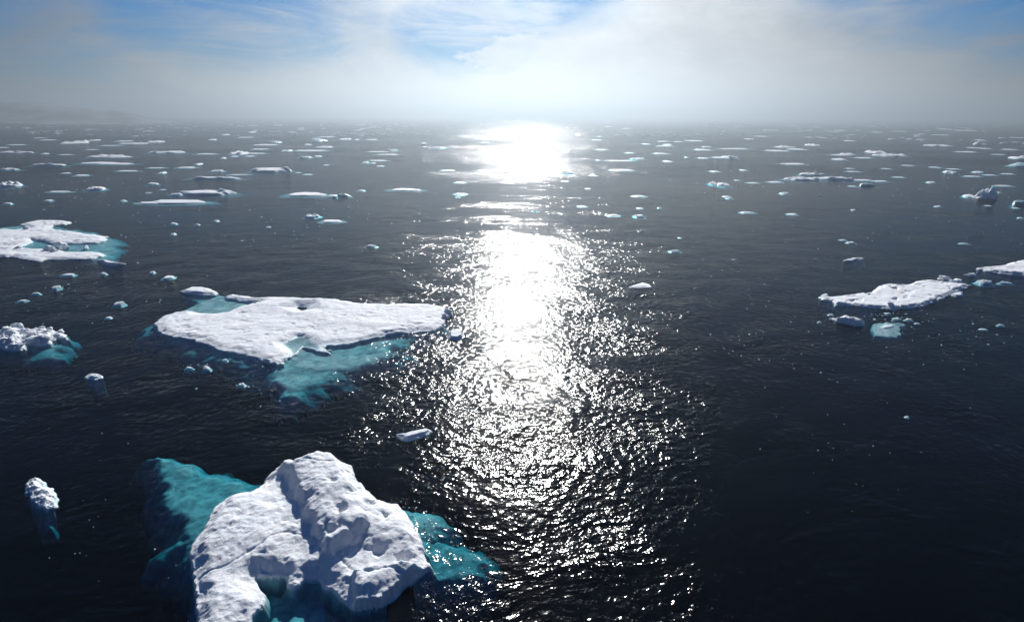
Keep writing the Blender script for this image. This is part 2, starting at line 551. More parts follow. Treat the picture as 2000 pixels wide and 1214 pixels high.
def blocks_on(root, spec, seed, mat=None):
    """Broken ice blocks frozen into a floe: (pixel x, pixel y, width, depth, height)."""
    for i, (px_, py_, wd, dp, hh) in enumerate(spec):
        x, y, z = root_top[root.name](px_, py_)
        o = link('ice_block', rock_mesh('ice_block', seed + i, mat or SNOW, wd, dp, hh * 1.3, 4, 0.45), root)
        o.location = (x, y, z + hh * 0.18)
        o.rotation_euler = (0.25 * math.sin(seed + i), 0.3 * math.cos(2.1 * i + seed), 1.9 * i + seed)


# the rugged floe at the bottom of the picture
berg = build_floe(
    'iceberg', 'large rugged snow covered ice block in the foreground, split by a deep shaded cleft', 'iceberg',
    [(385, 1330), (384, 1260), (388, 1200), (376, 1120), (374, 1085), (388, 1048, 0.2), (410, 1008, 0.3), (427, 978, 0.45), (446, 958, 0.55), (470, 956, 0.41), (492, 955, 0.41),
     (502, 940, 0.54), (514, 930, 0.61), (513, 914, 0.88), (526, 901, 1.02), (546, 893, 1.09), (580, 897, 1.09), (606, 885, 1.16), (626, 879, 1.16),
     (655, 888, 1.02), (684, 899, 0.88), (690, 920, 0.82), (705, 945, 0.68), (725, 965, 0.54), (742, 974, 0.41), (772, 976, 0.5), (787, 992, 0.4),
     (802, 1018, 0.3), (818, 1048, 0.2), (832, 1092), (841, 1110), (817, 1127), (790, 1146), (765, 1168), (737, 1190), (697, 1192), (665, 1172),
     (640, 1146), (620, 1131), (597, 1132), (576, 1151), (561, 1146), (555, 1129), (530, 1130), (502, 1129), (499, 1138), (516, 1166), (513, 1187),
     (492, 1210), (472, 1240), (460, 1290), (450, 1330)],
    0.5, 0.05,
    shelves=[([(262, 884), (300, 862), (345, 858), (385, 880), (420, 884), (470, 892), (520, 905), (570, 950), (520, 1040), (420, 1150), (380, 1260), (340, 1240), (322, 1160),
               (304, 1090), (284, 1010), (264, 940)], 0.40, 1.9, 0.7),
             ([(380, 1000), (500, 950), (500, 1300), (380, 1300), (350, 1240), (340, 1120)], 1.1, 0.8, 0.8),
             ([(480, 1110), (640, 1110), (700, 1190), (770, 1180), (770, 1330), (440, 1330)], 0.5, 1.2, 1.6),
             ([(760, 975), (830, 985), (900, 1010), (960, 1045), (975, 1075), (940, 1118), (880, 1132), (820, 1140), (760, 1100)], 0.6, 1.7, 0.8),
             ([(770, 972), (860, 985), (900, 1010), (850, 1050), (790, 1040)], 0.3, 1.0, 0.5)],
    raises=[([(548, 893, 1.0), (580, 890, 1.2), (626, 870, 1.2), (660, 880, 1.2), (700, 905, 1.2), (745, 965, 1.0), (800, 1010, 0.7), (815, 1060, 0.4),
              (760, 1070, 0.6), (705, 1055, 0.7), (668, 1065, 0.7), (640, 1075, 0.7), (612, 1040, 0.7), (594, 1000, 0.7), (580, 965, 0.8), (565, 940, 0.8)], 0.5, 2.4),
            ([(556, 880, 1.0), (600, 870, 1.2), (650, 890, 1.2), (690, 960, 1.0), (720, 1010, 0.9), (700, 1052, 0.7), (668, 1062, 0.7), (642, 1076, 0.7), (614, 1040, 0.7), (597, 1000, 0.7),
              (583, 965, 0.8), (568, 940, 0.8), (552, 910, 0.9)], 0.45, 0.6),
            ([(560, 893, 1.0), (626, 872, 1.0), (690, 895, 1.0), (712, 950, 1.0), (660, 980, 1.0), (605, 975, 1.0), (575, 930, 1.0)], 0.2, 2.0),
            ([(440, 970, 0.5), (500, 955, 0.6), (560, 985, 0.6), (575, 1030, 0.6), (540, 1070, 0.6), (480, 1080, 0.6), (410, 1070, 0.5), (405, 1030, 0.5)], 0.3, 2.4),
            ([(690, 1130, 0.2), (800, 1112, 0.2), (825, 1112, 0.2), (765, 1160, 0.2), (738, 1186, 0.2), (697, 1187, 0.2)], 0.42, 0.3)],
    mounds=[(652, 1068, 0.5, -0.3), (604, 1010, 0.3, -0.18), (700, 1078, 0.45, -0.22), (740, 1092, 0.35, -0.2), (790, 1108, 0.3, -0.2), (540, 925, 0.45, 0.12), (672, 1035, 0.3, -0.34), (712, 1030, 0.28, -0.26),
            (692, 1003, 0.26, -0.26), (655, 985, 0.22, -0.18), (726, 1008, 0.25, -0.22), (752, 1035, 0.26, -0.2), (700, 975, 0.2, -0.15), (440, 1180, 0.5, 0.1), (520, 1090, 0.3, 0.08)],
    rough=0.042, rs=0.55, ragged=0.13, ragged_s=0.6, edge=0.85, seed=11, pits=0.04, crease=0.05)

# the large flat floe left of the glitter
big = build_floe(
    'ice_floe', 'large flat white ice floe left of the sun glitter, turquoise ice showing all round it', 'ice floe',
    [(302, 636), (312, 622), (340, 611), (368, 607), (385, 613), (420, 613), (445, 610), (470, 600), (500, 594), (515, 591), (470, 588), (445, 583), (441, 574, 0.3), (455, 569, 0.4), (475, 572, 0.4),
     (500, 577, 0.4), (560, 577, 0.4), (620, 579, 0.4), (660, 580, 0.4), (690, 588, 0.4), (760, 590, 0.4), (830, 590, 0.4), (862, 593, 0.4), (882, 608, 0.2), (872, 620), (862, 640), (850, 648),
     (800, 650), (760, 654), (720, 662), (690, 671), (662, 673), (640, 672), (628, 680), (645, 690), (635, 688), (615, 680), (590, 676), (575, 690), (560, 700), (540, 711), (520, 709), (505, 700), (480, 694), (450, 688), (420, 680), (390, 668), (360, 662), (330, 657), (312, 648)],
    0.28, 0.10,
    shelves=[([(272, 634), (300, 618), (340, 604), (380, 594), (410, 578), (440, 568), (520, 574), (640, 577), (700, 585), (800, 590), (885, 606), (880, 640), (830, 658), (795, 690), (700, 720), (650, 748), (562, 790), (530, 778),
               (502, 746), (450, 724), (392, 704), (320, 676), (270, 654)], 0.24, 2.5, 0.42),
             ([(340, 608), (375, 592), (430, 574), (520, 585), (500, 596), (450, 612), (400, 614)], 0.12, 0.6, 0.3),
             ([(540, 690), (600, 668), (660, 690), (760, 676), (790, 682), (700, 715), (620, 725), (560, 715)], 0.16, 0.9, 0.3)],
    pools=[([(560, 603), (580, 596), (612, 596), (612, 606), (585, 610)], 0.08, 1.0),
           ([(545, 672), (560, 664), (580, 655), (610, 660), (625, 680), (600, 700), (560, 712), (570, 690)], 0.10, 0.8)],
    raises=[([(500, 578), (660, 580), (690, 588), (850, 592), (870, 612), (840, 640), (760, 648), (640, 640), (560, 610), (480, 605)], 0.12, 3.0)],
    rough=0.05, rs=1.6, ragged=0.26, ragged_s=1.2, edge=0.9, seed=23, pits=0.06)
blocks_on(big, [(875, 612, 1.0, 0.8, 0.5), (868, 622, 0.8, 0.7, 0.45), (524, 707, 0.9, 0.6, 0.35), (551, 711, 0.7, 0.5, 0.25), (641, 686, 0.9, 0.5, 0.2)], 40)

build_floe('ice_floe', 'small rounded white floe just off the back left corner of the large flat floe', 'ice floe',
           [(352, 568, 0.1), (356, 561, 0.5), (372, 558, 0.3), (395, 557, 0.3), (410, 560, 0.4), (425, 569, 0.2), (420, 576), (400, 578), (375, 575), (358, 573)], 0.3, 0.08,
           shelves=[([(350, 570), (400, 572), (432, 570), (425, 588), (390, 594), (358, 580)], 0.25, 0.8, 0.6)], rough=0.06, edge=0.5, ragged=0.12, seed=31)

# floe with three snow tongues at the left edge
tri = build_floe(
    'ice_floe', 'broad three tongued white floe at the left edge with turquoise pools between its tongues', 'ice floe',
    [(-60, 440), (-20, 447, 0.3), (5, 446, 0.4), (30, 446, 0.4), (52, 444, 0.3), (46, 437, 0.4), (40, 434, 0.4), (55, 430, 0.4), (80, 426, 0.5), (110, 426, 0.5), (132, 429, 0.4), (138, 433, 0.2), (128, 439), (104, 441), (98, 445),
     (112, 447, 0.3), (140, 448, 0.4), (165, 453, 0.4), (210, 459, 0.3), (205, 464), (206, 471), (190, 474), (165, 476), (140, 476), (115, 477), (85, 471), (60, 467), (62, 473), (45, 480), (40, 484),
     (70, 484, 0.2), (100, 485, 0.2), (130, 490, 0.2), (165, 489, 0.3), (188, 489, 0.3), (204, 497, 0.1), (180, 506), (150, 508), (120, 507), (95, 507), (75, 511), (55, 509), (30, 503), (0, 502), (-60, 500)],
    0.24, 0.14,
    shelves=[([(-70, 440), (0, 441), (60, 435), (110, 438), (145, 444), (190, 450), (205, 458), (248, 467), (238, 485), (232, 500), (215, 510), (170, 508), (100, 500), (-70, 500)], 0.14, 2.0, 0.22)],
    raises=[([(-60, 450), (60, 448), (150, 455), (180, 465), (120, 470), (0, 480), (-60, 485)], 0.12, 2.0)],
    rough=0.07, rs=1.6, ragged=0.28, ragged_s=1.5, edge=0.9, seed=47, pits=0.1)
blocks_on(tri, [(118, 482, 2.0, 1.5, 1.0), (127, 486, 1.6, 1.3, 0.9), (113, 478, 1.3, 1.0, 0.7), (98, 491, 2.2, 1.2, 0.7), (92, 488, 1.1, 0.9, 0.5), (104, 494, 1.2, 0.8, 0.5), (168, 485, 1.6, 1.0, 0.6), (36, 488, 1.0, 0.7, 0.4), (10, 449, 1.6, 0.9, 0.5), (52, 451, 1.2, 0.8, 0.4)], 60)

build_floe('ice_floe', 'low slab with a crack, off the right tip of the three tongued floe', 'ice floe',
           [(188, 508), (205, 507, 0.2), (222, 508, 0.4), (230, 512, 0.2), (244, 516), (225, 518), (215, 519), (200, 517), (198, 511)], 0.35, 0.08,
           shelves=[([(186, 508), (215, 508), (240, 514), (228, 522), (200, 521)], 0.5, 0.5, 1.2)], rough=0.06, ragged=0.12, edge=0.4, seed=53)

# crumbly hummocked floe at the left edge
crumb = build_floe(
    'ice_floe', 'crumbly hummocked floe of broken snow blocks at the left edge', 'ice floe',
    [(-50, 645, 0.3), (-10, 640, 0.5), (15, 637, 0.6), (28, 636, 0.6), (50, 636, 0.6), (75, 637, 0.5), (105, 641, 0.5), (125, 647, 0.4), (133, 656, 0.2), (130, 664), (112, 663), (100, 670), (85, 674), (60, 674), (50, 683), (40, 687), (15, 683), (-10, 677), (-50, 672)],
    0.38, 0.07,
    shelves=[([(-55, 640), (60, 636), (120, 642), (146, 655), (138, 668), (125, 690), (100, 698), (60, 698), (30, 690), (-55, 676)], 0.28, 1.4, 0.4)],
    rough=0.15, rs=0.6, ragged=0.25, ragged_s=0.7, edge=0.4, seed=61)
blocks_on(crumb, [(36, 640, 1.27, 0.94, 0.66), (28, 637, 0.68, 0.59, 0.54), (12, 643, 0.94, 0.77, 0.48), (14, 655, 1.10, 0.85, 0.42), (24, 660, 1.02, 0.77, 0.42), (27, 673, 1.36, 1.02, 0.42), (66, 671, 1.70, 0.94, 0.36), (90, 667, 1.44, 0.68, 0.33),
                  (72, 660, 0.77, 0.59, 0.36), (61, 662, 0.68, 0.51, 0.36), (8, 673, 0.85, 0.68, 0.30), (42, 682, 0.85, 0.59, 0.24), (100, 651, 0.77, 0.59, 0.30), (120, 655, 0.68, 0.59, 0.30), (84, 648, 0.68, 0.51, 0.30), (52, 648, 0.77, 0.68, 0.30)], 90)

# floes on the right
right = build_floe(
    'ice_floe', 'flat white floe on the right, pointed to the left and pitted with dark holes', 'ice floe',
    [(1601, 581), (1606, 577, 0.3), (1630, 574, 0.4), (1665, 570, 0.4), (1705, 566, 0.4), (1714, 558, 0.5), (1722, 551, 0.5), (1740, 549, 0.5), (1755, 551, 0.5), (1780, 549, 0.5), (1790, 544, 0.5), (1815, 541, 0.5), (1838, 545, 0.4),
     (1860, 547, 0.4), (1880, 551, 0.3), (1894, 556, 0.1), (1885, 563), (1868, 570), (1845, 580), (1825, 590), (1800, 598), (1775, 603), (1740, 604), (1700, 602), (1665, 597), (1632, 596), (1625, 590), (1605, 588)],
    0.30, 0.09,
    shelves=[([(1605, 585), (1640, 590), (1720, 600), (1700, 606), (1650, 602), (1615, 594)], 0.8, 0.6, 1.2)],
    pools=[([(1690, 576), (1699, 575), (1706, 579), (1698, 580)], 0.5, 0.15), ([(1741, 566), (1750, 565), (1751, 567.5), (1744, 568)], 0.5, 0.15), ([(1743, 587), (1752, 586), (1751, 589), (1744, 589)], 0.5, 0.15),
           ([(1660, 590), (1667, 589), (1666, 592), (1661, 592)], 0.5, 0.15), ([(1736, 562), (1741, 562), (1740, 563.5)], 0.5, 0.12)],
    rough=0.04, rs=1.3, ragged=0.2, ragged_s=0.9, edge=0.5, seed=71, pits=0.08)
blocks_on(right, [(1846, 545, 1.9, 1.3, 0.7), (1838, 547, 1.0, 0.8, 0.35), (1872, 549, 1.6, 1.0, 0.45), (1863, 551, 1.0, 0.8, 0.5), (1610, 578, 1.0, 0.8, 0.5), (1820, 589, 0.9, 0.7, 0.4), (1738, 601, 0.8, 0.5, 0.4), (1760, 602, 0.9, 0.5, 0.35)], 120)
build_floe('ice_floe', 'thick white floe running out of the right edge, blue along its front', 'ice floe',
           [(1908, 526), (1914, 519, 0.4), (1940, 514, 0.7), (1965, 508, 0.9), (1985, 502, 0.9), (2010, 496, 0.9), (2060, 490, 0.9), (2060, 545), (2000, 541), (1975, 539), (1950, 535), (1925, 531)], 0.55, 0.1,
           rough=0.07, rs=1.5, ragged=0.22, edge=0.9, seed=83, shelves=[([(1905, 526), (2060, 500), (2060, 548), (1980, 543), (1920, 534)], 0.9, 0.5, 1.5)])
build_floe('ice_floe', 'squarish thin slab wedged against the front of the pitted floe', 'ice floe',
           [(1856, 577), (1866, 570, 0.2), (1880, 567, 0.2), (1880, 579), (1868, 580)], 0.22, 0.06, rough=0.03, ragged=0.06, edge=0.15, seed=91)
build_floe('ice_floe', 'small pale slab between the pitted floe and the thick floe on the right edge', 'ice floe',
           [(1885, 537), (1892, 534, 0.2), (1905, 532.5, 0.2), (1906, 539.5), (1895, 539)], 0.25, 0.06, rough=0.03, ragged=0.06, edge=0.15, seed=92)
lump = build_floe('ice_chunk', 'ragged bluish white chunk below the left end of the pitted floe', 'ice chunk',
                  [(1622, 623), (1635, 618, 0.4), (1652, 613, 0.6), (1664, 614, 0.6), (1672, 620, 0.4), (1688, 628, 0.1), (1686, 636), (1668, 636), (1650, 631), (1633, 628)], 0.5, 0.05, rough=0.16, rs=0.8, ragged=0.2, ragged_s=0.6, edge=0.4, seed=101)

# a wholly awash dome, its back just under the surface
dome = build_floe('ice_chunk', 'smooth pale dome of ice awash in the water below the pitted floe', 'ice chunk',
                  [(1722, 639), (1732, 634), (1743, 634), (1746, 637), (1738, 640), (1728, 641)], 0.02, 0.05,
                  shelves=[([(1698, 645), (1712, 634), (1735, 628), (1760, 631), (1768, 640), (1758, 650), (1735, 656), (1710, 654)], 0.03, 1.4, 0.06)], rough=0.02, ragged=0.1, edge=0.5, seed=103)

build_floe('ice_floe', 'grey slab at the right end of the large floe, on the edge of the glitter', 'ice floe',
           [(877, 652), (882, 643, 0.25), (895, 641, 0.25), (904, 647, 0.2), (903, 659), (893, 664), (880, 662)], 0.3, 0.05, rough=0.04, ragged=0.08, edge=0.15, seed=111)
build_floe('ice_floe', 'thin tapering slab adrift above the foreground ice block, in the sparkle', 'ice floe',
           [(778, 850), (795, 842, 0.2), (815, 837, 0.2), (832, 834, 0.2), (839, 840, 0.1), (832, 849), (812, 855), (797, 860), (786, 858)], 0.22, 0.04, rough=0.05, ragged=0.09, edge=0.2, seed=113)
ch = build_floe('ice_chunk', 'crumpled white chunk with a ghostly foot, alone in dark water at lower left', 'ice chunk',
                [(53, 945), (58, 932, 0.2), (70, 927, 0.25), (82, 938, 0.25), (92, 946, 0.25), (104, 962, 0.15), (111, 977), (104, 992), (92, 997), (80, 992), (66, 977), (56, 960)], 0.22, 0.03,
                shelves=[([(58, 960), (95, 970), (96, 1008), (78, 1016), (62, 990)], 0.55, 0.4, 0.9)], rough=0.10, rs=0.35, ragged=0.1, ragged_s=0.35, edge=0.5, seed=117)
build_floe('ice_chunk', 'small white chunk alone in dark water left of the foreground ice block', 'ice chunk',
           [(168, 737), (173, 729, 0.1), (185, 728, 0.1), (195, 732, 0.1), (198, 739), (187, 742), (174, 741)], 0.16, 0.04,
           shelves=[([(166, 740), (182, 741), (199, 741), (190, 750), (172, 749)], 0.35, 0.5, 0.9)], rough=0.1, rs=0.5, ragged=0.08, ragged_s=0.4, edge=0.3, seed=119)
build_floe('ice_floe', 'lone white wedge right of the bright core of the glitter', 'ice floe',
           [(1226, 561), (1240, 556, 0.1), (1256, 551, 0.1), (1267, 554, 0.1), (1271, 561), (1250, 563)], 0.15, 0.06, rough=0.04, ragged=0.12, edge=0.8, seed=121)
build_floe('ice_chunk', 'arched blue white chunk midway down the right side, with a low tail', 'ice chunk',
           [(1648, 511), (1656, 505, 0.2), (1668, 501, 0.3), (1680, 501, 0.3), (1687, 505, 0.1), (1682, 508), (1672, 506), (1662, 511)], 0.4, 0.06, rough=0.1, rs=0.9, ragged=0.15, edge=1.2, seed=123,
           shelves=[([(1645, 512), (1668, 500), (1692, 504), (1670, 513)], 0.4, 0.4, 1.0)])

# ------------------------------------------------------------------ drifting floes and chunks beyond: a few shapes, then copies
def slab_shape(seed, lumps=0, nx=46, ny=40, shape='slab'):
    """Unit ice shape: x and y within -0.5..0.5, highest point near 1, waterline at 0."""
    u, v_ = np.meshgrid(np.linspace(-0.62, 0.62, nx), np.linspace(-0.62, 0.62, ny), indexing='ij')
    r = random.Random(seed)
    th = np.arctan2(v_, u)
    rad = np.hypot(u, v_)
    lim = 0.43 + 0.05 * np.cos(2 * th + r.uniform(0, 6)) + 0.045 * np.cos(3 * th + r.uniform(0, 6)) + 0.03 * np.cos(5 * th + r.uniform(0, 6)) + 0.05 * fbm(np.cos(th) * 2.2 + seed, np.sin(th) * 2.2, seed, 4, 0.6)
    dd = lim - rad
    a0 = r.uniform(0, 6)
    for q in range(7):                                   # broken, angular sides
        a_ = a0 + q * 0.898 + r.uniform(-0.35, 0.35)
        dd = np.minimum(dd, r.uniform(0.30, 0.46) - (u * math.cos(a_) + v_ * math.sin(a_)))
    dd = dd + 0.022 * fbm(u * 9 + 3 * seed, v_ * 9, seed + 11, 4, 0.6)
    n1 = fbm(u * 5 + seed, v_ * 5, seed + 3, 5, 0.55)
    n2 = fbm(u * 11 + seed, v_ * 11, seed + 7, 4, 0.6)
    if shape == 'slab':
        Z = 0.62 * sm(dd, -0.01, 0.07) * (1 + 0.16 * n1) + 0.06 * n2
    elif shape == 'hump':
        cx_ = r.uniform(-0.12, 0.12)
        Z = np.clip(1 - ((u - cx_) / 0.46) ** 2 - (v_ / 0.46) ** 2, -0.3, 1) ** 1.0 * (0.9 + 0.2 * n1) * 0.95
        Z = np.where(dd > 0, np.maximum(Z, 0.06), Z)
    elif shape == 'rubble':
        Z = sm(dd, -0.01, 0.08) * (0.34 + 0.55 * np.clip(n1 + 0.1, 0, 1) + 0.35 * np.abs(n2))
    elif shape == 'lump':
        Z = sm(dd, -0.01, 0.09) * (0.22 + 0.5 * np.abs(n1) + 0.45 * np.abs(n2))
        Z = Z + 0.4 * np.exp(-((u - r.uniform(-0.15, 0.15)) / 0.18) ** 2 - (v_ / 0.2) ** 2) * sm(dd, 0, 0.1)
    elif shape == 'tower':
        Z = sm(dd, -0.02, 0.08) * (0.16 + 0.1 * n1)
        for _ in range(4):
            ax_, ay_, hh, rr = r.uniform(-0.12, 0.2), r.uniform(-0.15, 0.15), r.uniform(0.4, 0.85), r.uniform(0.1, 0.2)
            Z = np.maximum(Z, hh * np.exp(-(((u - ax_) / rr) ** 2 + ((v_ - ay_) / (rr * 1.2)) ** 2)) * (1 + 0.45 * n2))
    for _ in range(lumps):
        ax_, ay_, hh, rr = r.uniform(-0.32, 0.32), r.uniform(-0.25, 0.25), r.uniform(0.35, 0.8), r.uniform(0.04, 0.10)
        Z = Z + hh * np.exp(-(((u - ax_) / rr) ** 2 + ((v_ - ay_) / rr) ** 2)) * sm(dd, 0.0, 0.1) * (1 + 0.4 * n2)
    Z = np.where(dd > 0, np.maximum(Z, 0.05), -0.12 + 3.0 * np.minimum(dd, 0))
    V = np.stack([u.ravel(), v_.ravel(), Z.ravel()], 1)
    Fc = grid_faces(nx, ny)
    zf = Z.ravel()[Fc]
    return V, Fc, zf


SHAPES = {}


def shape(kind, k):
    """Mesh datablocks of one shape: (cover above water, foot below it, both in one)."""
    if (kind, k) not in SHAPES:
        args = {'s': dict(shape='slab'), 'j': dict(shape='slab', lumps=4), 'r': dict(shape='rubble', lumps=5), 'l': dict(shape='lump'), 'h': dict(shape='hump'), 'w': dict(shape='hump'), 't': dict(shape='tower')}[kind]
        V, Fc, zf = slab_shape(1000 + 37 * k + ord(kind), nx=56 if kind in 'rt' else 44, ny=40, **args)
        top, low = zf.mean(1) > -0.02, (zf.mean(1) <= -0.02) & (zf.min(1) > -0.75)
        mt = BLUE if kind == 'h' else FAR_SNOW
        SHAPES[kind, k] = (pick(V, Fc, top, 'ice_cover', mt), pick(V, Fc, low, 'ice_foot', UNDER), pick(V, Fc, top | low, 'drift_ice_shape', mt))
    return SHAPES[kind, k]


NVAR = {'w': 3, 's': 6, 'j': 5, 'r': 5, 'l': 6, 'h': 3, 't': 3}
NAMES = {'w': ('ice_chunk', 'ice chunk'), 's': ('ice_floe', 'ice floe'), 'j': ('ice_floe', 'ice floe'), 'r': ('ice_floe', 'ice floe'), 'l': ('ice_chunk', 'ice chunk'), 'h': ('ice_chunk', 'ice chunk'), 't': ('iceberg', 'iceberg')}
GROUPS = {'ice_floe': 'ice floes drifting on the sea', 'ice_chunk': 'ice chunks drifting on the sea', 'iceberg': 'small icebergs drifting on the sea'}
TALL = {'w': 0.3, 's': 0.26, 'j': 0.42, 'r': 0.38, 'l': 0.38, 'h': 0.6, 't': 0.80}
count = 0


def drift(x0, x1, yt, yb, kind, label, group=None):
    """One drifting piece filling photo pixels x0..x1, yt..yb (its waterline at yb)."""
    global count
    count += 1
    xm = 0.5 * (x0 + x1)
    if yb > 400 and x1 - x0 < 40:                        # small chunks: mostly awash
        x0, x1, yt = xm - 0.44 * (x1 - x0), xm + 0.44 * (x1 - x0), yb - 0.85 * (yb - yt)
    elif kind in 'sj':
        yt = yb - 0.82 * (yb - yt)
    near = at(xm, yb)
    dist = math.hypot(near[0], near[1], CAM_H)
    w_ = (x1 - x0) / F_PX * dist * 1.02
    hpx = TALL[kind] * (yb - yt)
    tall = hpx / F_PX * dist
    far = at(xm, min(yt + hpx, yb - 0.25))
    deep = min(max(far[1] - near[1], 0.35 * w_), 2.6 * w_)
    tall = min(tall, 0.34 * w_) if kind != 't' else tall
    name, cat = NAMES[kind]
    k = count % NVAR[kind]
    cover, foot, whole = shape(kind, k)
    cx_, cy_ = near[0] * (1 + 0.5 * deep / max(near[1], 1)), near[1] + 0.5 * deep
    sc = (w_ * (1 if (count * 7) % 3 else -1), deep * (1 if (count * 5) % 2 else -1), tall)
    if x1 - x0 >= 42:
        o = bpy.data.objects.new(name, None)
        C.objects.link(o)
        for nm, me in (('ice_cover', cover), ('ice_foot', foot)):
            c = link(nm, me, o)
            c.scale = sc
    else:
        o = link(name, whole)
        o.scale = sc
    o.location = (cx_, cy_, 0)
    o.rotation_euler = (0, 0, 0)
    return tag(o, label, cat, group or GROUPS[name])


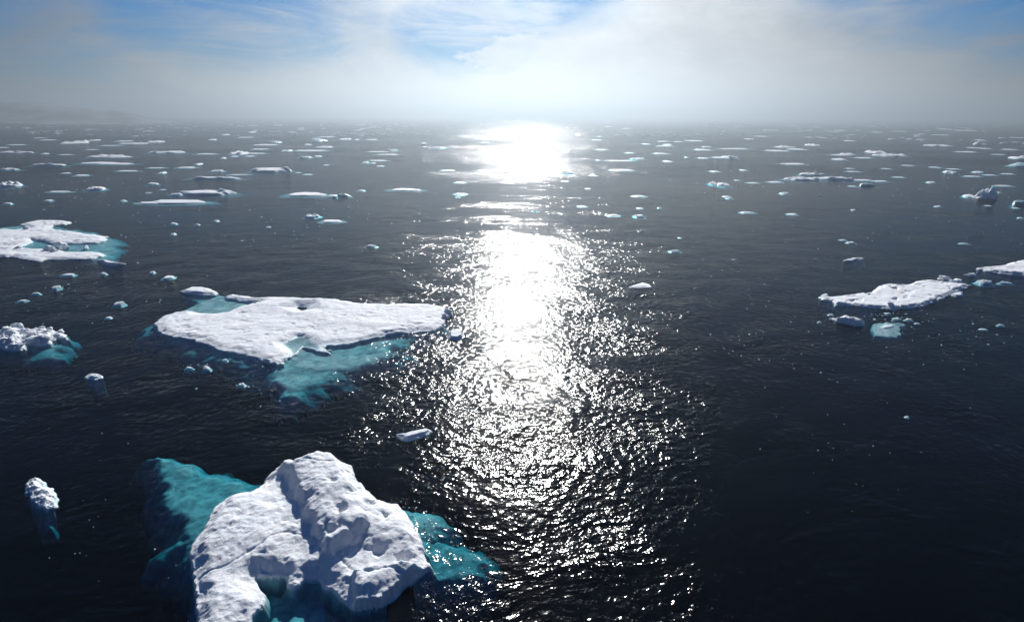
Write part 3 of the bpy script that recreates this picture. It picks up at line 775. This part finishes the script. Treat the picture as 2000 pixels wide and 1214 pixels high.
CATALOGUE = [
    # far left
    (0, 58, 293.5, 300, 'j', 'long low floe at the left edge with a turquoise end and a white hump'),
    (0, 14, 286.5, 289, 's', 'sliver of flat ice at the left edge, above the floe with the white hump'),
    (60, 132, 317.5, 324.5, 'j', 'white floe with a low snowy ridge, left of the two layered slab'),
    (160, 236, 313.5, 321, 's', 'back layer of the long two layered slab on the far left'),
    (190, 264, 316, 322, 's', 'front layer of the long two layered slab on the far left'),
    (176, 262, 301.5, 309, 'r', 'rubbly white floe just behind the two layered slab'),
    (287, 366, 293.5, 300, 'r', 'dark hummocky floe with pale lumps, right of the rubbly white floe'),
    (117, 142, 300.3, 302.6, 's', 'thin flat white floe left of the rubbly white floe'),
    (84, 93, 298.5, 301.3, 'l', 'tiny bright lump right of the humped floe at the left edge'),
    (170, 191, 290.5, 293, 's', 'thin flat floe above the rubbly white floe'),
    (226, 258, 273, 277, 's', 'flat pale floe behind the left end of the long thin floe in the left distance'),
    (231, 292, 276.5, 282.3, 'j', 'long thin white floe in the left distance, lumpy at its left end'),
    (290, 321, 274, 279.3, 'r', 'dark lumpy floe touching the right end of the long thin floe in the left distance'),
    (84, 107, 271.5, 274.3, 's', 'thin pale floe in the left distance, between open water and grey lumps'),
    (130, 166, 274.5, 281.5, 'r', 'greyish broken lumps in the left distance'),
    (180, 192, 272, 275.2, 'l', 'small white lump left of the long thin floe in the left distance'),
    (345, 383, 323.5, 329, 's', 'faint thin floe behind the long floe with the snow bump'),
    (384, 394, 317.5, 322, 'l', 'small white bump above the long floe with the snow bump'),
    (290, 325, 325.5, 328.8, 's', 'bright thin streak of flat ice right of the two layered slab'),
    (148, 174, 339, 344, 's', 'short flat floe with a raised right end, below the two layered slab'),
    (225, 271, 331, 335, 's', 'faint grey thin floe under the right end of the two layered slab'),
    (123, 136, 335.5, 339.3, 's', 'small pale flake left of the short flat floe with a raised end'),
    (0, 38, 327.5, 333, 'r', 'bumpy white floe at the left edge, below the humped one'),
    (0, 35, 354, 367, 'r', 'blue white floe with knobs at the left edge, halfway to the tongued floe'),
    (174, 203, 362.5, 373, 'l', 'small pointed white chunk alone in open water, like a little tent'),
    (97, 141, 371, 376, 's', 'thin streaky floe left of the little pointed chunk'),
    (288, 310, 355.5, 361, 'l', 'low row of white lumps above the flat floe with two layers'),
    (313, 324, 334.5, 339, 'l', 'tiny twin bump above the row of white lumps'),
    (236, 247, 389.5, 394, 'l', 'small white flake left of the smooth double white floe'),
    (89, 103, 389, 393.5, 'l', 'small white flake alone, left of centre between streaky floe and tongued floe'),
    (10, 22, 395, 400, 'l', 'small ragged flake near the left edge above the tongued floe'),
    (285, 296, 374.5, 377, 's', 'tiny pale flake above the smooth double white floe'),
    (312, 323, 368.5, 371.3, 's', 'tiny bright flake above the left tip of the rough topped floe'),
    # left middle distance
    (480, 580, 321.5, 337.5, 'j', 'long white floe with a rough turquoise right end, left of the glitter'),
    (374, 473, 341.5, 350.5, 'j', 'long low floe with a snow bump at its left and a dark blue right front'),
    (448, 487, 338.8, 342, 's', 'thin white floe between the two long floes left of the glitter'),
    (413, 438, 330.5, 336, 'l', 'small white peak above the two long floes left of the glitter'),
    (592, 611, 338.7, 341.5, 's', 'small thin floe right of the long floe with the turquoise end'),
    (576, 588, 335.8, 337.8, 's', 'dark flake at the right tip of the long floe with the turquoise end'),
    (384, 424, 298, 301.8, 's', 'thin bright floe right of the dark hummocky floe'),
    (447, 484, 294, 303, 'r', 'dark jumble of ice lumps in the left distance'),
    (480, 520, 297, 300.8, 's', 'thin white floe stretching right from the dark jumble of lumps'),
    (492, 526, 288.8, 292.5, 's', 'thin white floe behind the dark jumble of lumps'),
    (480, 499, 303, 306, 's', 'dark edged flat floe below the dark jumble of lumps'),
    (451, 465, 303.2, 306.5, 's', 'short pale floe below the left of the dark jumble of lumps'),
    (494, 546, 279.5, 284.5, 's', 'flat white floe at the foot of the blue grey ridge'),
    (520, 553, 274, 279.5, 'h', 'blue grey ridge of ice behind a flat white floe'),
    (548, 574, 291.5, 296, 'r', 'dark lumpy left end of the very long ice line left of the glitter'),
    (572, 646, 290.5, 295.8, 's', 'very long thin white floe left of the glitter'),
    (582, 612, 304, 308.6, 'r', 'dark broken line of lumps under the very long thin floe'),
    (612, 629, 302.8, 306.5, 'l', 'dark lump at the right of the broken line under the very long thin floe'),
    (611, 641, 270.5, 276.2, 'h', 'blue grey low hump far left of the glitter'),
    (618, 656, 265.5, 268.2, 's', 'thin white floe behind the blue grey low hump'),
    (660, 687, 269.5, 273, 'r', 'dark broken line right of the blue grey low hump'),
    (692, 702, 270.5, 273.4, 'l', 'dark speck of ice right of the dark broken line'),
    (613, 651, 284.8, 288.6, 'r', 'dark low lumps above the very long thin floe'),
    (594, 609, 280.5, 283.4, 'l', 'dark small lump above the left of the very long thin floe'),
    (714, 762, 294.2, 297.2, 's', 'faint thin floe left of the glitter above the longer white streak'),
    (730, 784, 299.5, 302.8, 's', 'long white streak of flat ice close to the left of the far glitter'),
    (762, 776, 290.5, 294.4, 'r', 'small grey lumps above the long white streak'),
    (708, 721, 313.5, 319, 'l', 'dark blue lump at the left of a low dark floe near the glitter'),
    (718, 761, 311, 314.6, 's', 'low dark floe with a white edge near the left of the glitter'),
    (723, 734, 316.8, 319, 's', 'dark flake in front of the low dark floe near the glitter'),
    (736, 751, 322.2, 325, 's', 'pale flake below the low dark floe near the glitter'),
    (436, 449, 260.5, 264.3, 'l', 'dark small lump in the left haze'),
    (487, 499, 254.5, 259.2, 'l', 'grey bump of ice high in the left haze'),
    (409, 421, 270.3, 274, 'l', 'white flake left of the blue grey ridge'),
    (463, 497, 266.5, 269.2, 's', 'thin pale line of ice above the blue grey ridge'),
    (432, 441, 306.5, 310.2, 'l', 'small lump below the dark jumble of ice lumps'),
    (632, 643, 320.6, 322.9, 's', 'thin dark flake alone below the broken dark line'),
    (698, 713, 369, 373, 'l', 'pair of small dark knobs right of the bluish slab with a dark tip'),
    (340, 472, 364.5, 381.5, 'j', 'large rough topped white floe with a turquoise foot on its right'),
    (334, 356, 376, 382, 'l', 'low ragged spur at the left tip of the rough topped floe'),
    (270, 330, 391, 398.5, 's', 'thin left shelf under the smooth double white floe'),
    (278, 408, 384.5, 399, 's', 'smooth white floe in two lobes, below the rough topped floe'),
    (557, 644, 369, 385, 's', 'bluish grey sloping slab left of the glitter'),
    (640, 660, 377.5, 384, 's', 'low turquoise ice between the bluish slab and its dark tip'),
    (648, 659, 379.5, 386.5, 'h', 'dark blue knob in front of the bluish slab'),
    (658, 687, 376.5, 384, 'h', 'turquoise piece with a dark right tip, right of the bluish slab'),
    (592, 627, 415, 425.5, 'j', 'narrow white floe, knob at its left, joined end to end with a flat one'),
    (620, 672, 425, 435, 's', 'flat white floe tapering left, joined end to end with a knobbed one'),
    (757, 827, 363.5, 373.5, 's', 'flat boat shaped white floe with a dark underside, left of the glitter'),
    (712, 739, 474, 483, 'l', 'small ragged white chunk alone, left of the bright core of the glitter'),
    (417, 429, 428, 433, 'l', 'small white flake with specks in open water above the big floe'),
    (381, 390, 435.5, 440, 'l', 'tiny white flake left of the flake with specks'),
    (519, 529, 440.5, 444, 'l', 'tiny white flake below the two floes joined end to end'),
    (332, 347, 432.5, 439, 'l', 'small white chunk right of the tongued floe'),
    (334, 344, 453, 459, 'l', 'small white chunk right of the tongued floe, the lower of two'),
    (118, 147, 530, 540, 'w', 'smooth slender white chunk below the tongued floe'),
    (104, 119, 554, 566, 'l', 'small crumbled chunk between the slender white chunk and the crumbly floe'),
    (64, 79, 568.5, 576, 'l', 'small chunk left of the crumbled one above the crumbly floe'),
    (36, 53, 582, 590, 'w', 'small smooth oval chunk above the crumbly floe'),
    (317, 342, 534, 545.5, 's', 'small tilted white slab behind the left end of the big floe'),
    (293, 304, 527, 534, 'l', 'small white chunk behind the small tilted slab'),
    (196, 209, 529, 537, 'l', 'curl of white ice below the cracked slab'),
    (223, 246, 584, 598, 'l', 'small round white chunk left of the big floe'),
    (207, 219, 615, 623, 'w', 'slim white shard left of the big floe tip'),
    (361, 378, 712, 722, 'l', 'small white chunk below the big floe, left of a crumbled one'),
    (395, 413, 708, 725, 'l', 'small crumbled white chunk below the front edge of the big floe'),
    (463, 482, 743, 755, 'l', 'small ragged chunk left of the turquoise point of the big floe'),
    (434, 446, 697, 706, 'l', 'small bright chunk over the turquoise shelf of the big floe'),
    # around the glitter
    (818, 836, 277.5, 283.5, 'h', 'blue grey block left of the far glitter'),
    (838, 875, 284.8, 290, 'j', 'blue grey flat floe with a knob left of the far glitter'),
    (860, 889, 329.7, 333.5, 's', 'dark blue thin floe left of the big dark slab in the glitter'),
    (917, 987, 326.5, 338, 's', 'big slab dark against the glitter with a tall left end'),
    (887, 909, 352.5, 357.5, 's', 'small dark floe against the glitter'),
    (1016, 1075, 335.5, 347, 's', 'pale grey slab in the glitter, right of the big dark one'),
    (1088, 1124, 333.8, 340.5, 'j', 'dark floe with a peak, right of the pale grey slab'),
    (1013, 1033, 284, 288.2, 's', 'faint grey floe inside the bright far glitter, left of its lumpy twin'),
    (1036, 1057, 285, 289.3, 'j', 'faint lumpy grey floe inside the bright far glitter'),
    (1030, 1062, 295.5, 299.2, 's', 'faint thin floe at the lower right of the bright far glitter'),
    (1122, 1137, 259.8, 264.2, 'h', 'blue bump of ice right of the far glitter'),
    (1057, 1077, 241.8, 244.4, 's', 'thin dark sliver high in the far glitter'),
    (1164, 1188, 289.7, 293.2, 's', 'dark thin floe right of the far glitter'),
    (1165, 1176, 264.5, 267.2, 's', 'dark flake right of the blue bump'),
    (1163, 1173, 311.5, 313.4, 's', 'dark flake left of the long white streak right of the glitter'),
    (1178, 1244, 327.5, 334.5, 's', 'long white wedge shaped floe right of the glitter'),
    (1151, 1166, 340, 343.6, 's', 'small pale flake left under the white wedge shaped floe'),
    (1096, 1111, 351.5, 354.5, 's', 'dark flake below the peaked dark floe'),
    (886, 912, 373.5, 381, 's', 'dark edged floe at the left edge of the lower glitter'),
    (889, 899, 382, 386, 'l', 'dark knob just below the dark edged floe'),
    (1143, 1154, 366, 369, 's', 'small pale flake between the peaked dark floe and the ivory floes'),
    (1232, 1262, 379, 384.5, 's', 'ivory flat floe right of the glitter'),
    (1127, 1147, 399, 404.5, 's', 'small ivory floe at the right edge of the glitter'),
    (1181, 1214, 415.5, 422.5, 's', 'ivory floe with a dark left front, right of the glitter'),
    (1236, 1262, 415, 425, 'l', 'brownish ivory pointed chunk right of the ivory floe'),
    (1243, 1257, 403.3, 407.8, 's', 'ivory flake above the pointed ivory chunk'),
    (1283, 1293, 403, 407, 'l', 'tiny ivory chunk right of the ivory flake'),
    (1036, 1055, 407, 413, 'l', 'pair of dark flecks of ice in the middle of the glitter'),
    (1303, 1333, 484.5, 492.5, 'l', 'small ragged floe in thin sparkle right of the bright core'),
    (1323, 1332, 462, 465.5, 's', 'tiny white flake above the small ragged floe'),
    (1100, 1112, 293, 296.2, 's', 'faint grey flake right of the far glitter core'),
    # right middle distance
    (1178, 1248, 310.8, 315.2, 's', 'long thin white floe right of the far glitter'),
    (1229, 1264, 305.8, 312, 'j', 'dark fronted floe behind the long thin white floe'),
    (1294, 1313, 311.8, 316.3, 's', 'blue boxy floe right of the long thin white floe'),
    (1355, 1388, 288.8, 294, 's', 'grey slab with a straight dark front in the right distance'),
    (1398, 1470, 287.8, 291.8, 's', 'very long thin white floe in the right distance'),
    (1363, 1385, 306, 310, 's', 'pale thin floe left of the blue lumpy one'),
    (1390, 1416, 304.5, 309, 's', 'white left end of the blue lumpy floe'),
    (1410, 1440, 302.5, 309.3, 'r', 'blue lumpy floe in the right distance'),
    (1336, 1344, 305, 308, 'l', 'dark speck of ice left of the pale thin floe'),
    (1274, 1306, 296.8, 301, 's', 'thin white floe above the blue boxy floe'),
    (1220, 1240, 296.3, 299.5, 's', 'faint thin floe left of the thin white one above the boxy floe'),
    (1254, 1271, 279, 282.2, 's', 'faint flat floe in the right haze'),
    (1296, 1313, 279.5, 284.2, 'l', 'pale lump of ice in the right haze'),
    (1337, 1376, 272.5, 276, 's', 'faint long floe in the right haze'),
    (1490, 1540, 291, 296, 's', 'long white floe below the rafted pair in the right distance'),
    (1512, 1552, 283.5, 288.8, 'j', 'upper floe of the rafted pair in the right distance'),
    (1535, 1576, 288, 293.4, 's', 'lower floe of the rafted pair in the right distance'),
    (1576, 1597, 279.5, 285, 'j', 'dark grey block right of the rafted pair'),
    (1525, 1574, 316, 322, 's', 'clean white flat floe above the blue rubble floe'),
    (1386, 1407, 331.8, 336, 's', 'pale floe with a dark front above the dark twin lumped chunk'),
    (1445, 1458, 329.6, 333.4, 's', 'faint flake right of the pale floe with a dark front'),
    (1384, 1400, 351, 362, 'l', 'dark blocky left half of the twin lumped chunk'),
    (1396, 1424, 354, 364.5, 'l', 'dark sloping right half of the twin lumped chunk'),
    (1459, 1482, 354.4, 358.2, 's', 'thin white floe with a dark left end near the blue rubble floe'),
    (1500, 1528, 351.8, 357, 's', 'pale flat floe at the left of the blue rubble floe'),
    (1434, 1446, 350.3, 352.7, 's', 'tiny white flake right of the twin lumped chunk'),
    (1521, 1604, 343.5, 353.5, 'r', 'long blue rubble floe on the right, its white left half'),
    (1590, 1670, 343, 353, 'r', 'long blue rubble floe on the right, its blue right half'),
    (1553, 1611, 334, 343.5, 'j', 'white floe rafted behind the long blue rubble floe'),
    (1664, 1702, 348, 353.4, 's', 'white flat floe off the right end of the blue rubble floe'),
    (1702, 1733, 350.5, 355.3, 's', 'second white flat floe trailing right of the blue rubble floe'),
    (1679, 1712, 356, 364.5, 'h', 'rounded turquoise hump below the blue rubble floe'),
    (1657, 1672, 361.5, 364.8, 's', 'white flake left of the rounded turquoise hump'),
    (1653, 1679, 332.6, 336.2, 's', 'thin white floe above the right end of the blue rubble floe'),
    (1652, 1667, 327, 330, 's', 'small white flake higher above the blue rubble floe'),
    (1745, 1765, 343.5, 347.2, 's', 'small thin white floe right of the blue rubble floe'),
    (1814, 1825, 353.5, 358.5, 'l', 'small dark edged lump alone, left of the pyramid shaped berg'),
    (1850, 1873, 328, 331, 's', 'thin white floe behind the dark blue lump on the right'),
    (1848, 1865, 332.5, 339.3, 'l', 'dark blue lump above the pyramid shaped berg'),
    (1884, 1911, 341.5, 346, 's', 'white flat floe below right of the dark blue lump'),
    (1920, 1945, 339.4, 343.2, 's', 'white flat floe second in the row right of the dark blue lump'),
    (1959, 1977, 337, 340.7, 's', 'white flat floe third in the row right of the dark blue lump'),
    (1906, 1917, 333.5, 338.6, 'l', 'tiny twin pillar lump above the row of white flat floes'),
    (1944, 1974, 359.8, 364.2, 's', 'thin white floe above right of the pyramid shaped berg'),
    (1944, 1953, 373.5, 377.5, 'l', 'tiny white chunk right of the pyramid shaped berg'),
    (1898, 1940, 366, 390, 't', 'pyramid shaped blue white berg on the far right'),
    (1884, 1898, 378, 387, 'l', 'rounded knob at the left foot of the pyramid shaped berg'),
    (1972, 2014, 316.5, 328, 'h', 'white topped turquoise hump at the right edge'),
    (1977, 2020, 302.5, 312.5, 'j', 'lumpy floe at the right edge behind the turquoise hump'),
    (1978, 2016, 387.5, 402, 'h', 'turquoise wedge at the right edge near the pyramid shaped berg'),
    (1905, 1923, 275, 283.5, 't', 'ghostly pale tower of ice in the right haze'),
    (1895, 1908, 286.4, 290, 's', 'pale flake below left of the ghostly tower'),
    (1912, 1930, 287.6, 291.2, 's', 'pale flat floe below the ghostly tower'),
    (1868, 1905, 294.2, 297.8, 's', 'thin white floe below left of the ghostly tower'),
    (1804, 1857, 281.5, 286.4, 'r', 'long low rubble line in the right haze'),
    (1690, 1730, 293, 300, 'r', 'grey rafted rubble in the right distance, its upper part'),
    (1700, 1768, 299, 306.5, 'r', 'grey rafted rubble in the right distance, its long lower part'),
    (1643, 1669, 297.5, 303, 'j', 'dark low floe on a white one in the right distance'),
    (1622, 1665, 299.5, 304, 's', 'white floe carrying the left of a dark low one in the right distance'),
    (1629, 1652, 308.4, 313.3, 'l', 'dark pointed lump below the dark low floe'),
    (1670, 1703, 305.6, 309.4, 's', 'pale flat floe right of the dark pointed lump'),
    (1722, 1739, 327.6, 330.2, 's', 'thin faint floe alone in the right middle distance'),
    (1817, 1834, 324.5, 328, 's', 'dark thin floe left of the dark blue lump'),
    (1763, 1782, 321, 324, 's', 'dark thin floe left of another, above the small thin white floe'),
    (1961, 1981, 289.5, 293.3, 's', 'white flat floe above the lumpy floe at the right edge'),
    (1941, 1960, 299.8, 302.6, 's', 'thin floe left of the lumpy floe at the right edge'),
    (1525, 1541, 374, 380, 'l', 'small dark sided chunk below the blue rubble floe'),
    (1411, 1428, 381, 385, 's', 'upper flake of a little cluster below the twin lumped chunk'),
    (1417, 1431, 384.6, 388.8, 'l', 'lower lump of a little cluster below the twin lumped chunk'),
    (1443, 1475, 410.8, 417, 's', 'flat white floe alone in the right middle water'),
    (1537, 1557, 413.8, 420.5, 'w', 'small smooth bright chunk right of the lone flat white floe'),
    (1826, 1839, 400.5, 404.6, 'l', 'small white chunk below the pyramid shaped berg, to its left'),
    (1923, 1936, 399.6, 402.6, 's', 'thin flake below the pyramid shaped berg'),
    (1977, 1990, 404, 407.4, 's', 'pale flake below the turquoise wedge at the right edge'),
    (1988, 1998, 423, 427.5, 'l', 'tiny white chunk near the right edge below the turquoise wedge'),
    (1873, 1891, 472.8, 477, 's', 'thin bright white flake above the thick floe on the right'),
    (1638, 1654, 465.8, 470, 's', 'small slanting white flake above the arched chunk'),
    (1653, 1671, 470, 475.5, 'l', 'small white chunk right beside the slanting flake'),
    (1664, 1671, 407, 411.5, 'l', 'tiny white speck right of the small smooth bright chunk'),
    (1908, 1935, 541.5, 556.5, 'l', 'knobbly white chunk below the tip of the thick floe'),
    (1949, 1976, 547, 555.5, 'l', 'low crumbly chunk right of the knobbly one'),
    (1616, 1629, 611, 616, 'l', 'tiny white chunk below the left tip of the pitted floe'),
    (1766, 1781, 619.5, 626.5, 'l', 'small white chunk above right of the dome awash'),
    (1745, 1757, 617.5, 625, 'l', 'small white chunk just above the dome awash'),
    (1727, 1739, 609, 612.5, 's', 'pale fleck below the front of the pitted floe'),
    (1786, 1796, 628.5, 632.5, 'l', 'tiny white chunk right of the dome awash'),
    (1947, 1960, 631, 637, 'l', 'tiny white chunk in dark water below the thick floe'),
    (1913, 1926, 639.5, 644.5, 's', 'pale fleck left of the tiny chunk in dark water'),
    (1596, 1603, 625.5, 630.5, 'l', 'tiny bright crumb left of the ragged bluish chunk'),
    (1767, 1775, 810, 815.5, 'l', 'tiny bright crumb alone in the dark water at lower right'),
]
for row in CATALOGUE:
    drift(*row)

# smaller pieces farther off, that nothing in the picture tells apart
r = random.Random(5)
n_far = 0
while n_far < 45:
    yb = 243 + 46 * r.random() ** 1.6
    x = r.uniform(-5, 2005)
    if vnoise(np.array(x / 130.0), np.array(yb / 9.0), 5) < 0.42:
        continue
    if 860 < x < 1150 and r.random() < 0.75:
        continue
    yb += 0.000012 * (x - 1080) ** 2 * (1 if x > 1080 else 0.35) * 1.2
    wd = r.uniform(8, 30) * (0.55 + (yb - 240) / 60)
    hh = r.uniform(1.3, 2.0) + (yb - 240) * 0.02
    drift(x - wd / 2, x + wd / 2, yb - hh, yb, r.choice('sssssjrl'), 'tiny pale sliver of drift ice far off below the fog', 'tiny slivers of drift ice far off below the fog')
    n_far += 1

# beyond those, and as crumbs between the floes, brash ice that nobody could count
VV, FF, base = [], [], 0
def crumb_mesh(x, y, wd, dp, hh, rr):
    global base
    k = rr.randint(5, 8)
    a0 = rr.uniform(0, 6)
    ring = [(x + wd * 0.5 * math.cos(a0 + 6.283 * i / k) * rr.uniform(0.7, 1.1), y + dp * 0.5 * math.sin(a0 + 6.283 * i / k) * rr.uniform(0.7, 1.1)) for i in range(k)]
    VV.extend([(p_[0], p_[1], -0.02) for p_ in ring])
    VV.extend([(x + (p_[0] - x) * 0.86, y + (p_[1] - y) * 0.86, hh * rr.uniform(0.6, 1.0)) for p_ in ring])
    VV.append((x, y, hh * 1.1))
    for i in range(k):
        j = (i + 1) % k
        FF.append((base + i, base + j, base + k + j, base + k + i))
        FF.append((base + k + i, base + k + j, base + 2 * k))
    base += 2 * k + 1
r = random.Random(9)
for _ in range(700):
    yb = 231 + 34 * r.random() ** 1.3
    x = r.uniform(-30, 2030)
    yb += 0.00002 * (x - 1080) ** 2 * (1 if x > 1080 else 0.3)
    if vnoise(np.array(x / 110.0), np.array(yb / 5.0), 8) < 0.45:
        continue
    if 880 < x < 1140 and r.random() < 0.7:
        continue
    nx_, ny_ = at(x, yb)
    wd = r.uniform(3, 15) / F_PX * ny_
    crumb_mesh(nx_, ny_, wd, wd * r.uniform(0.6, 1.6), r.uniform(0.2, 0.8), r)
me = bpy.data.meshes.new('distant_drift_ice')
me.from_pydata(VV, [], FF)
me.materials.append(FAR_SNOW)
tag(link('distant_drift_ice', me), kind='stuff', label='hazy scatter of drift ice along the horizon below the fog', cat='drift ice')

VV, FF, base = [], [], 0
for (cx_, cy_, sx_, sy_, cnt, lo, hi) in [(1740, 622, 75, 16, 60, 0.05, 0.22), (1850, 650, 130, 40, 50, 0.04, 0.14), (1500, 680, 200, 60, 60, 0.03, 0.09), (1280, 560, 120, 60, 30, 0.04, 0.12), (500, 730, 70, 40, 26, 0.04, 0.12), (385, 716, 22, 6, 12, 0.05, 0.15),
                                      (200, 470, 250, 90, 60, 0.06, 0.20), (550, 430, 220, 60, 60, 0.08, 0.30), (1700, 440, 300, 60, 60, 0.08, 0.3), (160, 580, 160, 70, 40, 0.05, 0.14), (440, 400, 250, 50, 50, 0.1, 0.35), (120, 370, 150, 35, 50, 0.12, 0.45),
                                      (1600, 360, 350, 30, 60, 0.15, 0.5), (250, 1000, 200, 160, 24, 0.02, 0.05), (860, 640, 30, 30, 20, 0.06, 0.2), (810, 1000, 30, 60, 24, 0.03, 0.09), (1450, 560, 160, 60, 40, 0.04, 0.1), (1660, 820, 260, 160, 40, 0.02, 0.05)]:
    for _ in range(cnt):
        x, y = cx_ + r.gauss(0, sx_ * 0.6), cy_ + r.gauss(0, sy_ * 0.6)
        if y < 300 or y > 1210:
            continue
        a_, b_ = at(x, y)
        wd = r.uniform(lo, hi) * r.choice((0.6, 1, 1, 1.7))
        crumb_mesh(a_, b_, wd, wd * r.uniform(0.6, 1.3), wd * r.uniform(0.12, 0.35), r)
me = bpy.data.meshes.new('brash_ice')
me.from_pydata(VV, [], FF)
me.materials.append(SNOW)
tag(link('brash_ice', me), kind='stuff', label='scattered crumbs of brash ice in the dark water between the floes', cat='brash ice')
